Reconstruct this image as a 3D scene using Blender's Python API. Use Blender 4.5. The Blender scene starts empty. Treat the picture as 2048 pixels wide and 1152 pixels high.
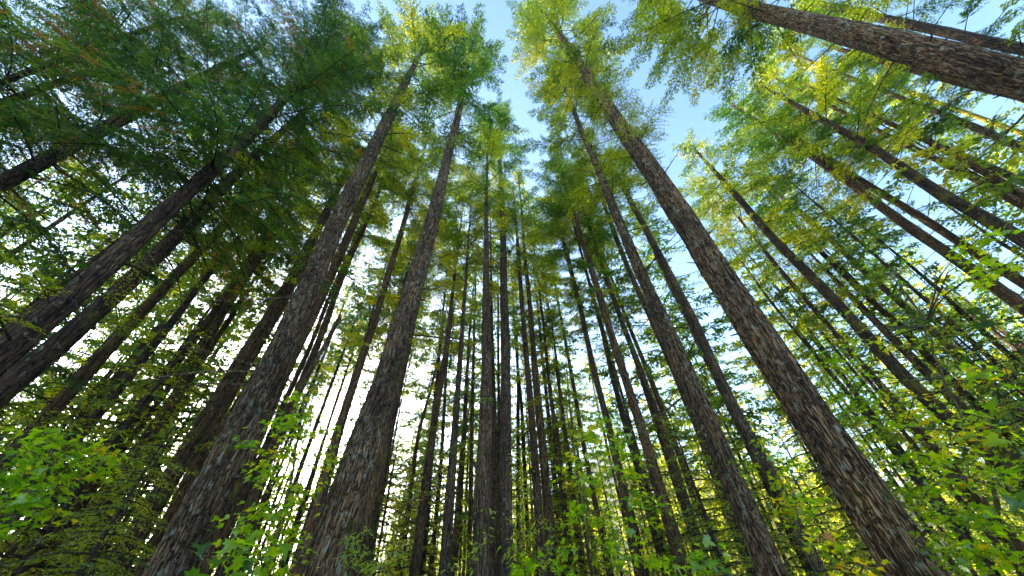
import bpy, math, random
import numpy as np
from mathutils import Vector, Matrix, noise

# ------------------------------------------------------------------ camera
SC = bpy.context.scene
COL = SC.collection
FPX = 12.0 / 36.0 * 2048.0
ZX, ZY = 988.0, -145.0                    # where vertical lines meet
upc = Vector(((ZX - 1024) / FPX, (576 - ZY) / FPX, -1)).normalized()
fwd = Vector((0, 0, -1))
yax = (fwd - upc * fwd.dot(upc)).normalized()
xax = yax.cross(upc)
ROT = Matrix((xax, yax, upc))             # camera -> world
CAM = Vector((0, 0, 1.3))
cam = bpy.data.objects.new('camera', bpy.data.cameras.new('camera'))
COL.objects.link(cam)
cam.matrix_world = Matrix.Translation(CAM) @ ROT.to_4x4()
cam.data.lens = 12.0
cam.data.sensor_width = 36.0
cam.data.clip_start = 0.05
cam.data.clip_end = 20000
SC.camera = cam

def ray(px, py):
    return (ROT @ Vector(((px - 1024) / FPX, (576 - py) / FPX, -1))).normalized()

# ------------------------------------------------------------------ sky, sun, exposure
SUN_DIR = ray(546, 849)
SUN_EL = math.asin(SUN_DIR.z)
SUN_AZ = math.atan2(SUN_DIR.x, SUN_DIR.y)   # clockwise from +Y
W = bpy.data.worlds.new("World"); SC.world = W; W.use_nodes = True
nt = W.node_tree
bg = nt.nodes['Background']
sky = nt.nodes.new('ShaderNodeTexSky'); sky.sky_type = 'NISHITA'
sky.sun_disc = False
sky.sun_elevation = SUN_EL; sky.sun_rotation = SUN_AZ
sky.air_density = 1.0; sky.dust_density = 0.2; sky.ozone_density = 1.0
hsv = nt.nodes.new('ShaderNodeHueSaturation'); hsv.inputs['Saturation'].default_value = 1.14
nt.links.new(sky.outputs[0], hsv.inputs['Color']); nt.links.new(hsv.outputs[0], bg.inputs[0])
bg.inputs[1].default_value = 0.076
sl = bpy.data.lights.new('sun_lamp', 'SUN'); sl.energy = 5.0; sl.angle = math.radians(0.5)
sl.color = (1.0, 0.86, 0.66)
so = bpy.data.objects.new('sun_lamp', sl); COL.objects.link(so)
so.rotation_euler = SUN_DIR.to_track_quat('Z', 'Y').to_euler()
SC.view_settings.view_transform = 'Standard'
SC.view_settings.look = 'None'
SC.view_settings.exposure = 3.3
SC.view_settings.gamma = 1.0
cy = SC.cycles
cy.max_bounces = 6; cy.diffuse_bounces = 3; cy.transmission_bounces = 4; cy.glossy_bounces = 2
cy.transparent_max_bounces = 4
cy.sample_clamp_indirect = 6.0

rng = np.random.default_rng(7)
R_ = random.Random(11)

# ------------------------------------------------------------------ materials
def mat(name):
    m = bpy.data.materials.new(name); m.use_nodes = True
    m.node_tree.nodes.clear()
    return m, m.node_tree.nodes, m.node_tree.links

def ramp(N, stops):
    r = N.new('ShaderNodeValToRGB')
    e = r.color_ramp.elements
    while len(e) < len(stops): e.new(0.5)
    for i, (p, c) in enumerate(stops):
        e[i].position = p
        e[i].color = (*c, 1) if len(c) == 3 else c
    return r

def bark(name, dark, mid, light, lichen, moss, moss_col=(0.13, 0.13, 0.012), sc=9.0, bump=0.9, axis=True):
    m, N, L = mat(name)
    out = N.new('ShaderNodeOutputMaterial'); p = N.new('ShaderNodeBsdfPrincipled')
    L.new(p.outputs[0], out.inputs[0])
    tc = N.new('ShaderNodeTexCoord'); mp = N.new('ShaderNodeMapping')
    mp.inputs['Scale'].default_value = (1, 1, 0.11)
    if axis:
        at_ = N.new('ShaderNodeAttribute'); at_.attribute_name = 'bcoord'; co = at_.outputs['Vector']
    else: co = tc.outputs['Object']
    L.new(co, mp.inputs[0])
    nz = N.new('ShaderNodeTexNoise'); nz.inputs['Scale'].default_value = sc * .8; nz.inputs['Detail'].default_value = 4
    L.new(mp.outputs[0], nz.inputs[0])
    mx = N.new('ShaderNodeVectorMath'); mx.operation = 'SCALE'; mx.inputs['Scale'].default_value = 0.16
    L.new(nz.outputs['Color'], mx.inputs[0])
    ad = N.new('ShaderNodeVectorMath'); ad.operation = 'ADD'
    L.new(mp.outputs[0], ad.inputs[0]); L.new(mx.outputs[0], ad.inputs[1])
    vo = N.new('ShaderNodeTexVoronoi'); vo.feature = 'DISTANCE_TO_EDGE'; vo.inputs['Scale'].default_value = sc * 3.0
    L.new(ad.outputs[0], vo.inputs[0])
    n2 = N.new('ShaderNodeTexNoise'); n2.inputs['Scale'].default_value = sc * 4; n2.inputs['Detail'].default_value = 6
    n2.inputs['Roughness'].default_value = .75
    L.new(co, n2.inputs[0])
    n5 = N.new('ShaderNodeTexNoise'); n5.inputs['Scale'].default_value = sc * 1.1; n5.inputs['Detail'].default_value = 3
    L.new(mp.outputs[0], n5.inputs[0])
    wd = N.new('ShaderNodeMath'); wd.operation = 'MULTIPLY'; wd.inputs[1].default_value = .42   # fissure width varies
    L.new(n5.outputs[0], wd.inputs[0])
    mr = N.new('ShaderNodeMapRange'); mr.inputs[1].default_value = 0.0; mr.interpolation_type = 'SMOOTHSTEP'
    L.new(wd.outputs[0], mr.inputs[2])
    L.new(vo.outputs['Distance'], mr.inputs[0])
    rp0 = ramp(N, [(0.30, mid), (0.50, tuple((a + b) / 2 for a, b in zip(mid, light))), (0.72, light)])
    L.new(n2.outputs[0], rp0.inputs[0])
    m8 = N.new('ShaderNodeMapping'); m8.inputs['Scale'].default_value = (1, 1, .05); L.new(co, m8.inputs[0])
    n8 = N.new('ShaderNodeTexNoise'); n8.inputs['Scale'].default_value = sc * 2.2; n8.inputs['Detail'].default_value = 5; n8.inputs['Roughness'].default_value = .6
    L.new(m8.outputs[0], n8.inputs[0])
    r8 = N.new('ShaderNodeMapRange'); r8.inputs[1].default_value = .36; r8.inputs[2].default_value = .50; L.new(n8.outputs[0], r8.inputs[0]); r8.inputs[3].default_value = .12
    fm = N.new('ShaderNodeMath'); fm.operation = 'MULTIPLY'; L.new(r8.outputs[0], fm.inputs[0]); L.new(mr.outputs[0], fm.inputs[1])
    rp = N.new('ShaderNodeMix'); rp.data_type = 'RGBA'
    L.new(fm.outputs[0], rp.inputs['Factor']); rp.inputs['A'].default_value = (*dark, 1); L.new(rp0.outputs[0], rp.inputs['B'])
    mul = N.new('ShaderNodeMath'); mul.operation = 'MULTIPLY_ADD'; mul.inputs[1].default_value = .45
    L.new(n2.outputs[0], mul.inputs[0]); L.new(fm.outputs[0], mul.inputs[2])
    # lichen blotches
    n3 = N.new('ShaderNodeTexNoise'); n3.inputs['Scale'].default_value = 8; n3.inputs['Detail'].default_value = 7
    n3.inputs['Roughness'].default_value = .72
    m3 = N.new('ShaderNodeMapping'); m3.inputs['Scale'].default_value = (1, 1, .7)
    L.new(co, m3.inputs[0]); L.new(m3.outputs[0], n3.inputs[0])
    r3 = ramp(N, [(0.66 - lichen * .16, (0, 0, 0)), (0.70 - lichen * .14, (1, 1, 1))])
    L.new(n3.outputs[0], r3.inputs[0])
    c1 = N.new('ShaderNodeMix'); c1.data_type = 'RGBA'
    L.new(r3.outputs[0], c1.inputs['Factor']); L.new(rp.outputs['Result'], c1.inputs['A'])
    c1.inputs['B'].default_value = (0.27, 0.275, 0.21, 1)
    # moss
    n4 = N.new('ShaderNodeTexNoise'); n4.inputs['Scale'].default_value = 1.6; n4.inputs['Detail'].default_value = 8
    n4.inputs['Roughness'].default_value = .68
    L.new(m3.outputs[0], n4.inputs[0])
    r4 = ramp(N, [(0.72 - moss * .38, (0, 0, 0)), (0.82 - moss * .38, (1, 1, 1))])
    L.new(n4.outputs[0], r4.inputs[0])
    # broad stains and tree-to-tree variation
    n6 = N.new('ShaderNodeTexNoise'); n6.inputs['Scale'].default_value = 1.1; n6.inputs['Detail'].default_value = 5
    L.new(m3.outputs[0], n6.inputs[0])
    r6 = ramp(N, [(.3, (.55, .52, .50)), (.5, (1, 1, 1)), (.72, (1.35, 1.28, 1.12))])
    L.new(n6.outputs[0], r6.inputs[0])
    oi = N.new('ShaderNodeObjectInfo'); r7 = ramp(N, [(0, (.75, .74, .75)), (.5, (1, .97, .93)), (1, (1.25, 1.12, .98))])
    L.new(oi.outputs['Random'], r7.inputs[0])
    v1 = N.new('ShaderNodeVectorMath'); v1.operation = 'MULTIPLY'; L.new(r6.outputs[0], v1.inputs[0]); L.new(r7.outputs[0], v1.inputs[1])
    v2 = N.new('ShaderNodeVectorMath'); v2.operation = 'MULTIPLY'; L.new(v1.outputs[0], v2.inputs[0]); L.new(c1.outputs['Result'], v2.inputs[1])
    c2 = N.new('ShaderNodeMix'); c2.data_type = 'RGBA'
    L.new(r4.outputs[0], c2.inputs['Factor']); L.new(v2.outputs[0], c2.inputs['A'])
    c2.inputs['B'].default_value = (*moss_col, 1)
    L.new(c2.outputs['Result'], p.inputs['Base Color'])
    p.inputs['Roughness'].default_value = .85
    p.inputs['Specular IOR Level'].default_value = .25
    b = N.new('ShaderNodeBump'); b.inputs['Strength'].default_value = bump; b.inputs['Distance'].default_value = .03
    L.new(mul.outputs[0], b.inputs['Height']); L.new(b.outputs[0], p.inputs['Normal'])
    return m

M_BIG = bark('bark_furrowed', (.02, .009, .004), (.18, .10, .048), (.40, .255, .14), .62, .28)
M_MID = bark('bark_brown', (.018, .009, .004), (.155, .085, .04), (.30, .185, .10), .3, .32)
M_GREY = bark('bark_grey', (.015, .010, .007), (.14, .088, .052), (.29, .195, .125), .4, .14)
M_MOSS = bark('bark_mossy', (.012, .008, .005), (.07, .045, .024), (.15, .10, .06), .2, .5, (.21, .165, .015))
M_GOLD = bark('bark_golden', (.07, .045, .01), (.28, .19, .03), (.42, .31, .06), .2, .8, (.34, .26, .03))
M_CEDAR = bark('bark_cedar', (.010, .006, .005), (.085, .048, .028), (.18, .115, .07), .35, .3)
M_TWIG = bark('bark_twig', (.02, .012, .008), (.055, .036, .022), (.10, .07, .045), .3, .3, bump=.2, axis=False)
M_STEM = bark('bark_green_stem', (.06, .05, .02), (.14, .12, .05), (.22, .19, .09), .3, .3, bump=.3, axis=False)

def leaf(name, stops, trans=.55, trans_gain=2.2, rough=.5, gl=.06):
    """stops: colours over the per-leaf attribute tint (0..1); translucency takes the same hue, brighter"""
    m, N, L = mat(name)
    out = N.new('ShaderNodeOutputMaterial')
    at = N.new('ShaderNodeAttribute'); at.attribute_name = 'tint'
    oi = N.new('ShaderNodeObjectInfo')
    ma = N.new('ShaderNodeMath'); ma.operation = 'MULTIPLY_ADD'
    ma.inputs[1].default_value = .20
    L.new(oi.outputs['Random'], ma.inputs[0]); 
    sb = N.new('ShaderNodeMath'); sb.operation = 'SUBTRACT'; sb.inputs[1].default_value = .10
    L.new(at.outputs['Fac'], sb.inputs[0]); L.new(sb.outputs[0], ma.inputs[2])
    rp = ramp(N, stops); L.new(ma.outputs[0], rp.inputs[0])
    d = N.new('ShaderNodeBsdfDiffuse'); L.new(rp.outputs[0], d.inputs[0])
    t = N.new('ShaderNodeBsdfTranslucent')
    vm = N.new('ShaderNodeVectorMath'); vm.operation = 'MULTIPLY'
    vm.inputs[1].default_value = (trans_gain * 1.4, trans_gain * 1.15, trans_gain * .3)
    L.new(rp.outputs[0], vm.inputs[0]); L.new(vm.outputs[0], t.inputs[0])
    mx = N.new('ShaderNodeMixShader'); mx.inputs[0].default_value = trans
    L.new(d.outputs[0], mx.inputs[1]); L.new(t.outputs[0], mx.inputs[2])
    g = N.new('ShaderNodeBsdfGlossy'); g.inputs['Roughness'].default_value = rough
    g.inputs[0].default_value = (.8, .85, .9, 1)
    m2 = N.new('ShaderNodeMixShader'); m2.inputs[0].default_value = gl
    L.new(mx.outputs[0], m2.inputs[1]); L.new(g.outputs[0], m2.inputs[2])
    L.new(m2.outputs[0], out.inputs[0])
    return m

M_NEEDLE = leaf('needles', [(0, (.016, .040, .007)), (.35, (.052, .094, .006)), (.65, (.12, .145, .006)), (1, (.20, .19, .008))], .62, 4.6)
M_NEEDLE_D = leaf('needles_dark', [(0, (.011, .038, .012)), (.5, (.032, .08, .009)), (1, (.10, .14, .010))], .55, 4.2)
M_FROND = leaf('cedar_fronds', [(0, (.014, .045, .016)), (.45, (.036, .09, .012)), (.8, (.10, .16, .010)), (.88, (.16, .08, .02)), (1, (.24, .09, .03))], .5, 2.8, gl=.08)
M_MAPLE = leaf('maple_leaves', [(0, (.04, .11, .015)), (.35, (.115, .23, .008)), (.65, (.23, .33, .008)), (.82, (.38, .36, .012)), (.93, (.48, .32, .015)), (1, (.45, .17, .02))], .62, 2.8, .35, .05)
M_SHRUB = leaf('shrub_leaves', [(0, (.05, .12, .02)), (.5, (.15, .22, .015)), (1, (.24, .28, .03))], .55, 3.0)

# ------------------------------------------------------------------ mesh builder
class MB:
    def __init__(s): s.v = []; s.q = []; s.t = []; s.qm = []; s.tm = []; s.n = 0; s.tint = []; s.bc = []
    def add(s, v, quads=None, tris=None, m=0, tint=0.5, bc=None):
        v = np.asarray(v, dtype=np.float32).reshape(-1, 3); k = len(v)
        s.bc.append(v if bc is None else np.asarray(bc, dtype=np.float32).reshape(-1, 3))
        s.v.append(v)
        ti = np.broadcast_to(np.asarray(tint, dtype=np.float32), (k,)) if np.ndim(tint) <= 1 else tint
        s.tint.append(np.array(ti, dtype=np.float32))
        if quads is not None and len(quads):
            q = np.asarray(quads, dtype=np.int64) + s.n; s.q.append(q); s.qm.append(np.full(len(q), m, dtype=np.int32))
        if tris is not None and len(tris):
            t = np.asarray(tris, dtype=np.int64) + s.n; s.t.append(t); s.tm.append(np.full(len(t), m, dtype=np.int32))
        s.n += k
    def mesh(s, name, mats, smooth=False, bcoord=False):
        me = bpy.data.meshes.new(name)
        v = np.concatenate(s.v)
        q = np.concatenate(s.q) if s.q else np.zeros((0, 4), np.int64)
        t = np.concatenate(s.t) if s.t else np.zeros((0, 3), np.int64)
        me.vertices.add(len(v)); me.vertices.foreach_set('co', v.ravel())
        me.loops.add(len(q) * 4 + len(t) * 3)
        me.loops.foreach_set('vertex_index', np.concatenate([q.ravel(), t.ravel()]).astype(np.int32))
        me.polygons.add(len(q) + len(t))
        st = np.concatenate([np.arange(len(q)) * 4, len(q) * 4 + np.arange(len(t)) * 3]).astype(np.int32)
        me.polygons.foreach_set('loop_start', st)
        me.polygons.foreach_set('material_index', np.concatenate([*(s.qm or [np.zeros(0, np.int32)]), *(s.tm or [np.zeros(0, np.int32)])]).astype(np.int32))
        if smooth: me.polygons.foreach_set('use_smooth', np.ones(len(q) + len(t), dtype=bool))
        a = me.attributes.new('tint', 'FLOAT', 'POINT'); a.data.foreach_set('value', np.concatenate(s.tint))
        if bcoord:
            a = me.attributes.new('bcoord', 'FLOAT_VECTOR', 'POINT'); a.data.foreach_set('vector', np.concatenate(s.bc).ravel())
        for mm in mats: me.materials.append(mm)
        me.update(calc_edges=True)
        return me

def link(name, me, parent=None, loc=None):
    o = bpy.data.objects.new(name, me); COL.objects.link(o)
    if parent is not None: o.parent = parent
    if loc is not None: o.location = loc
    return o

def root(name, loc, label, cat, group=None):
    o = bpy.data.objects.new(name, None); COL.objects.link(o)
    o.empty_display_size = .5; o.location = loc
    o['label'] = label; o['category'] = cat
    if group: o['group'] = group
    return o

def tube(mb, P, r, n=5, m=0, tint=.5, cap=False):
    P = np.asarray(P, float); r = np.asarray(r, float); k = len(P)
    T = np.gradient(P, axis=0); T /= np.linalg.norm(T, axis=1, keepdims=True) + 1e-9
    ref = np.array([0, 0, 1.0]) if abs(T[:, 2]).mean() < .8 else np.array([1.0, 0, 0])
    A = np.cross(T, ref); A /= np.linalg.norm(A, axis=1, keepdims=True) + 1e-9
    B = np.cross(T, A)
    an = np.arange(n) / n * 2 * np.pi
    V = P[:, None] + r[:, None, None] * (A[:, None] * np.cos(an)[None, :, None] + B[:, None] * np.sin(an)[None, :, None])
    i = np.arange(k - 1)[:, None] * n; j = np.arange(n)[None]; j2 = (j + 1) % n
    Q = np.stack([i + j, i + j2, i + n + j2, i + n + j], -1).reshape(-1, 4)
    mb.add(V, Q, m=m, tint=tint)
    if cap:
        c = len(V.reshape(-1, 3))
        V2 = np.concatenate([V[-1], P[-1:] + T[-1:] * r[-1] * .3])
        mb.add(V2, tris=[(a, (a + 1) % n, n) for a in range(n)], m=m, tint=tint)

def leaflets(mb, base, d, side, ln, wd, m, tint):
    b = base; n = len(b)
    if n == 0: return
    ln = ln[:, None]; wd = wd[:, None]
    V = np.stack([b, b + d * ln * .42 + side * wd * .5, b + d * ln, b + d * ln * .42 - side * wd * .5], 1)
    Q = np.arange(n * 4).reshape(n, 4)
    mb.add(V, Q, m=m, tint=np.repeat(tint, 4))

def unit(a): return a / (np.linalg.norm(a, axis=-1, keepdims=True) + 1e-9)

def limb(mb, o, az, L, rise, droop, rg, tw=.11, twl=.28, lsp=.07, ll=.12, lw=.03, hang=.15, rad=.022, bare=.12, tint=.5, flat=.35, mb_b=0, mb_l=1, fr_tint=None, wood_n=3):
    """one conifer limb: stem, side twigs and their needle sprays"""
    rad_d = np.array([math.cos(az), math.sin(az), 0.0]); up = np.array([0, 0, 1.0])
    bend = rg.normal(0, .12)
    tan = np.array([-math.sin(az), math.cos(az), 0.0])
    s = np.linspace(0, 1, 7)[:, None]
    C = lambda s: o + rad_d * (s * L) + up * (rise * s * L - droop * s * s * L) + tan * (bend * s * s * L)
    tube(mb, C(s), (rad * (1 - s[:, 0]) * min(1, L / 2.5 + .3) + .005), wood_n, mb_b)
    nt_ = max(3, int(L / tw))
    t = bare + (1 - bare) * (np.arange(nt_) + rg.random(nt_) * .8) / nt_
    t = np.minimum(t, 1)[:, None]
    sd = np.where(np.arange(nt_) % 2, 1.0, -1.0)[:, None] * 1.0
    ang = np.radians(rg.normal(55, 9, nt_))[:, None]
    tang = rad_d + up * (rise - 2 * droop * t) + tan * 2 * bend * t
    tang = unit(tang)
    D = unit(tang * np.cos(ang) + tan * sd * np.sin(ang) + up * rg.normal(-hang, .10, (nt_, 1)))
    lt = (twl * L * (1 - t[:, 0]) ** .75 + .16) * rg.uniform(.65, 1.15, nt_)
    B = C(t)
    # twig as a thin triangle-ish blade of wood
    tn = unit(np.cross(D, up))
    Vt = np.stack([B + tn * .006, B - tn * .006, B + D * lt[:, None]], 1)
    mb.add(Vt, tris=np.arange(nt_ * 3).reshape(nt_, 3), m=mb_b)
    # leaflets along every twig, plus along the outer stem
    nl = np.maximum(2, (lt / lsp).astype(int))
    idx = np.repeat(np.arange(nt_), nl * 2)
    k = np.concatenate([np.repeat(np.arange(a), 2) for a in nl]).astype(float)
    u = (k + rg.random(len(k))) / nl[idx]
    sgn = np.where(np.arange(len(k)) % 2, 1.0, -1.0)[:, None]
    dd = D[idx]; nn = unit(np.cross(dd, up) + 1e-6)
    sag = up * (-.18 * (u * lt[idx]) ** 2)[:, None]
    P = B[idx] + dd * (u * lt[idx])[:, None] + sag
    ld = unit(dd * .75 + nn * sgn * .75 + rg.normal(0, flat, (len(k), 3)))
    ls = unit(np.cross(ld, unit(up + rg.normal(0, .55, (len(k), 3)))))
    sc_ = (1 - .45 * u) * rg.uniform(.7, 1.3, len(k))
    tt = np.clip(rg.normal(tint, .14, len(k)), 0, 1) if fr_tint is None else np.clip(rg.normal(tint, .06, len(k)), 0, 1) * 0 + np.repeat(np.clip(rg.normal(tint, .2, nt_), 0, 1), nl * 2)
    leaflets(mb, P, ld, ls, ll * sc_, lw * sc_, mb_l, tt)

def crown_mesh(name, seed, Lc, N, rmax, lowspread=.5, fine=1.0, kind='fir', mats=None):
    rg = np.random.default_rng(seed); mb = MB()
    q = np.sort(np.concatenate([rg.random(N // 2) ** .6, rg.random(N - N // 2)])); az = 0
    gap = rg.random(9) < .3
    for i in range(N):
        qi = q[i]
        az += 2.399963 + rg.normal(0, .35)
        env = (1 - qi ** 2.6) ** .6 * (lowspread + (1 - lowspread) * min(1, qi / .35))
        if gap[int(qi * 8.99)] and qi < .85 and rg.random() < .6: continue
        L = max(.35, rmax * env * (rg.uniform(.75, 1.15) if rg.random() < .7 else rg.uniform(.3, .6)))
        rise = -.12 + .55 * qi + rg.normal(0, .09); droop = .28 * (1 - qi) + rg.uniform(0, .12)
        o = np.array([0, 0, qi * Lc])
        base = .42 + .12 * math.sin(i * .37) + rg.normal(0, .17)
        if kind == 'fir':
            limb(mb, o, az, L, rise, droop, rg, tw=.115 / fine, lsp=.078 / fine, ll=.21 / fine ** .8, lw=.078 / fine ** .8, tint=base, bare=.42 - .3 * qi)
        elif kind == 'hemlock':
            limb(mb, o, az, L * 1.05, rise - .05, droop + .1, rg, tw=.09 / fine, lsp=.062 / fine, ll=.17 / fine ** .7, lw=.065 / fine ** .7, tint=base, hang=.3, flat=.25, bare=.4 - .25 * qi)
        elif kind == 'cedar':
            limb(mb, o, az, L, rise + .1, droop + .05, rg, tw=.085 / fine, twl=.24, lsp=.04 / fine, ll=.13 / fine ** .7, lw=.036 / fine ** .7, tint=rg.choice([.3, .45, .55, .7, .85], p=[.32, .32, .22, .125, .015]), hang=.55, flat=.2, bare=.12, fr_tint=1)
        elif kind == 'far':
            limb(mb, o, az, L, rise, droop, rg, tw=.17, lsp=.14, ll=.38, lw=.16, tint=base, bare=.3 - .2 * qi, wood_n=3)
    # the leading stem
    tube(mb, [(0, 0, Lc * .2), (0, 0, Lc * .7), (0, 0, Lc * 1.03)], [.05, .03, .006], 4, 0)
    return mb.mesh(name, mats or [M_TWIG, M_NEEDLE])

LC = 20.0
CR = {
 'fir':   [crown_mesh('fir_crown', s, LC, 64, 3.7) for s in (1, 2, 3, 4)],
 'near':  [crown_mesh('fir_crown', s, LC, 92, 4.2, fine=1.3) for s in (11, 12, 13)],
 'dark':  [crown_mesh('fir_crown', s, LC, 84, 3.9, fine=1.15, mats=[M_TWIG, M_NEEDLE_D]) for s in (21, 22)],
 'hem':   [crown_mesh('hemlock_crown', s, LC, 60, 3.4, kind='hemlock') for s in (31, 32, 33)],
 'cedar': [crown_mesh('cedar_crown', s, LC, 112, 4.7, kind='cedar', lowspread=.85, mats=[M_TWIG, M_FROND]) for s in (41, 42)],
 'far':   [crown_mesh('fir_crown', s, LC, 62, 3.2, kind='far') for s in (51, 52, 53, 54)],
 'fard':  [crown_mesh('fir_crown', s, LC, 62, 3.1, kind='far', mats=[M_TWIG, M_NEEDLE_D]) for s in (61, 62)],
}

# ------------------------------------------------------------------ trunks
def smooth_path(P, hs):
    """P: world points sorted by height; returns xy and radius functions of height (Catmull-like through np.interp of a blurred path)"""
    z = P[:, 2]
    zz = np.linspace(z[0], z[-1], 80)
    X = np.stack([np.interp(zz, z, P[:, i]) for i in (0, 1)], 1)
    K = np.ones(9) / 9
    Xp = np.pad(X, ((4, 4), (0, 0)), mode='reflect', reflect_type='odd')
    Xs = np.stack([np.convolve(Xp[:, i], K, 'valid') for i in (0, 1)], 1)
    return np.stack([np.interp(hs, zz, Xs[:, i]) for i in (0, 1)], 1)

def trunk_mesh(name, P, rad, H, m, n, detail, limbs, rg, origin, limb_z=(.2, .6), limb_L=(.6, 2.2), snag=False):
    mb = MB()
    hs = [-.25]
    while hs[-1] < H:
        h = hs[-1]
        if detail: st = .028 if h < 5 else min(.028 + (h - 5) * .012, .4)
        else: st = .3 if h < 3 else .6
        hs.append(h + st)
    hs[-1] = H
    hs = np.array(hs); c = smooth_path(P, hs)
    r = np.interp(hs, P[:, 2], rad)
    r = r * (1 + .55 * np.exp(-np.maximum(hs, 0) / .35))
    an = np.arange(n) / n * 2 * np.pi
    ca, sa = np.cos(an), np.sin(an)
    RR = np.repeat(r[:, None], n, 1)
    if detail:
        ox = rg.uniform(0, 50)
        for i, h in enumerate(hs):
            if h > 16: break
            f = 1.0 if h < 10 else (16 - h) / 6
            r0 = r[i]
            for j in range(n):
                x, y = ca[j] * r0, sa[j] * r0
                a = noise.noise((x * 11 + ox, y * 11, h * 1.7))
                b = noise.noise((x * 26 + ox, y * 26, h * 6.0))
                e = noise.noise((x * 3.5 + ox, y * 3.5, h * .9))
                fur = -max(0, .16 - abs(a + .25 * b)) * .22
                RR[i, j] += (fur + b * .007 + e * .02) * f * min(1.2, r0 / .22)
    else:
        ph = rg.uniform(0, 6, 3)
        RR = RR * (1 + .05 * np.sin(an * 3 + ph[0] + hs[:, None] * .7) + .03 * np.sin(an * 2 + ph[1] - hs[:, None] * 1.9) + .02 * rg.normal(size=RR.shape))
    V = np.stack([c[:, 0:1] + RR * ca, c[:, 1:2] + RR * sa, np.repeat(hs[:, None], n, 1)], -1) - np.array(origin)
    k = len(hs)
    i = np.arange(k - 1)[:, None] * n; j = np.arange(n)[None]; j2 = (j + 1) % n
    Q = np.stack([i + j, i + j2, i + n + j2, i + n + j], -1).reshape(-1, 4)
    ph_ = rg.uniform(0, 30, 3)
    mb.add(V, Q, bc=np.stack([RR * ca + ph_[0], RR * sa + ph_[1], np.repeat(hs[:, None], n, 1)], -1))
    if snag:   # splintered top
        top = V[-1]; cc = top.mean(0)
        for a in range(n):
            b = (a + 1) % n
            tip = (top[a] + top[b]) / 2 * .8 + cc * .2 + np.array([0, 0, rg.uniform(.05, .5)])
            mb.add([top[a], top[b], tip, cc], tris=[(0, 1, 2), (1, 3, 2), (3, 0, 2)])
    if detail:      # knots and snapped-off stubs
        for _ in range(46):
            h = rg.uniform(1.2, 14); az = rg.uniform(0, 6.283); r0 = float(np.interp(h, hs, r))
            cx = np.array([np.interp(h, hs, c[:, 0]), np.interp(h, hs, c[:, 1]), h]) - np.array(origin)
            d = np.array([math.cos(az), math.sin(az), rg.uniform(-.2, .5)]); q_ = cx + d * r0 * .85
            ln = rg.uniform(.05, .28); w_ = rg.uniform(.010, .024)
            tube(mb, [q_, q_ + d * .05, q_ + d * (.05 + ln)], [w_ * 2.2, w_, w_ * .6], 5, cap=True)
    # bare lower limbs
    for _ in range(limbs):
        f = rg.uniform(*limb_z); h = f * H
        cx = np.array([np.interp(h, hs, c[:, 0]), np.interp(h, hs, c[:, 1]), h]) - np.array(origin)
        r0 = float(np.interp(h, hs, r))
        az = rg.uniform(0, 2 * math.pi); L = rg.uniform(*limb_L) * (1 if rg.random() < .7 else .35)
        d = np.array([math.cos(az), math.sin(az), 0]); t_ = np.array([-d[1], d[0], 0])
        rise = rg.normal(-.05, .2); droop = rg.uniform(.05, .4); bend = rg.normal(0, .2)
        s = np.linspace(0, 1, 6)[:, None]
        Pp = cx + d * (r0 * .8 + s * L) + np.array([0, 0, 1]) * (rise * s * L - droop * s * s * L) + t_ * bend * s * s * L
        tube(mb, Pp, np.linspace(.022, .005, 6) * min(1.3, .5 + L / 2), 3)
        for _t in range(int(L * 3)):
            ss = rg.uniform(.25, .95)
            b0 = cx + d * (r0 * .8 + ss * L) + np.array([0, 0, 1]) * (rise * ss * L - droop * ss * ss * L) + t_ * bend * ss * ss * L
            dd = unit(d * .6 + t_ * rg.choice([-1, 1]) * .8 + np.array([0, 0, rg.normal(-.35, .3)]))
            l2 = rg.uniform(.15, .55) * L * (1.1 - ss)
            tube(mb, [b0, b0 + dd * l2 * .5 + np.array([0, 0, -.03]), b0 + dd * l2], [.008, .006, .003], 3)
    return mb.mesh(name, [m], smooth=True, bcoord=True)

def side_shoots(P, rad, H, z0, z1, n, rg, origin, mats, Lr=(.5, 1.5), tint=.62):
    mb = MB()
    for _ in range(n):
        h = rg.uniform(z0, z1) * H
        c = np.array([np.interp(h, P[:, 2], P[:, 0]), np.interp(h, P[:, 2], P[:, 1]), h]) - np.array(origin)
        r0 = float(np.interp(h, P[:, 2], rad))
        az = rg.uniform(0, 2 * math.pi)
        c = c + np.array([math.cos(az), math.sin(az), 0]) * r0 * .9
        limb(mb, c, az, rg.uniform(*Lr), rg.normal(.1, .2), .3, rg, tw=.07, twl=.45, lsp=.045, ll=.085, lw=.026, tint=tint, rad=.012, bare=.1)
    return mb.mesh('side_foliage', mats)

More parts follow.
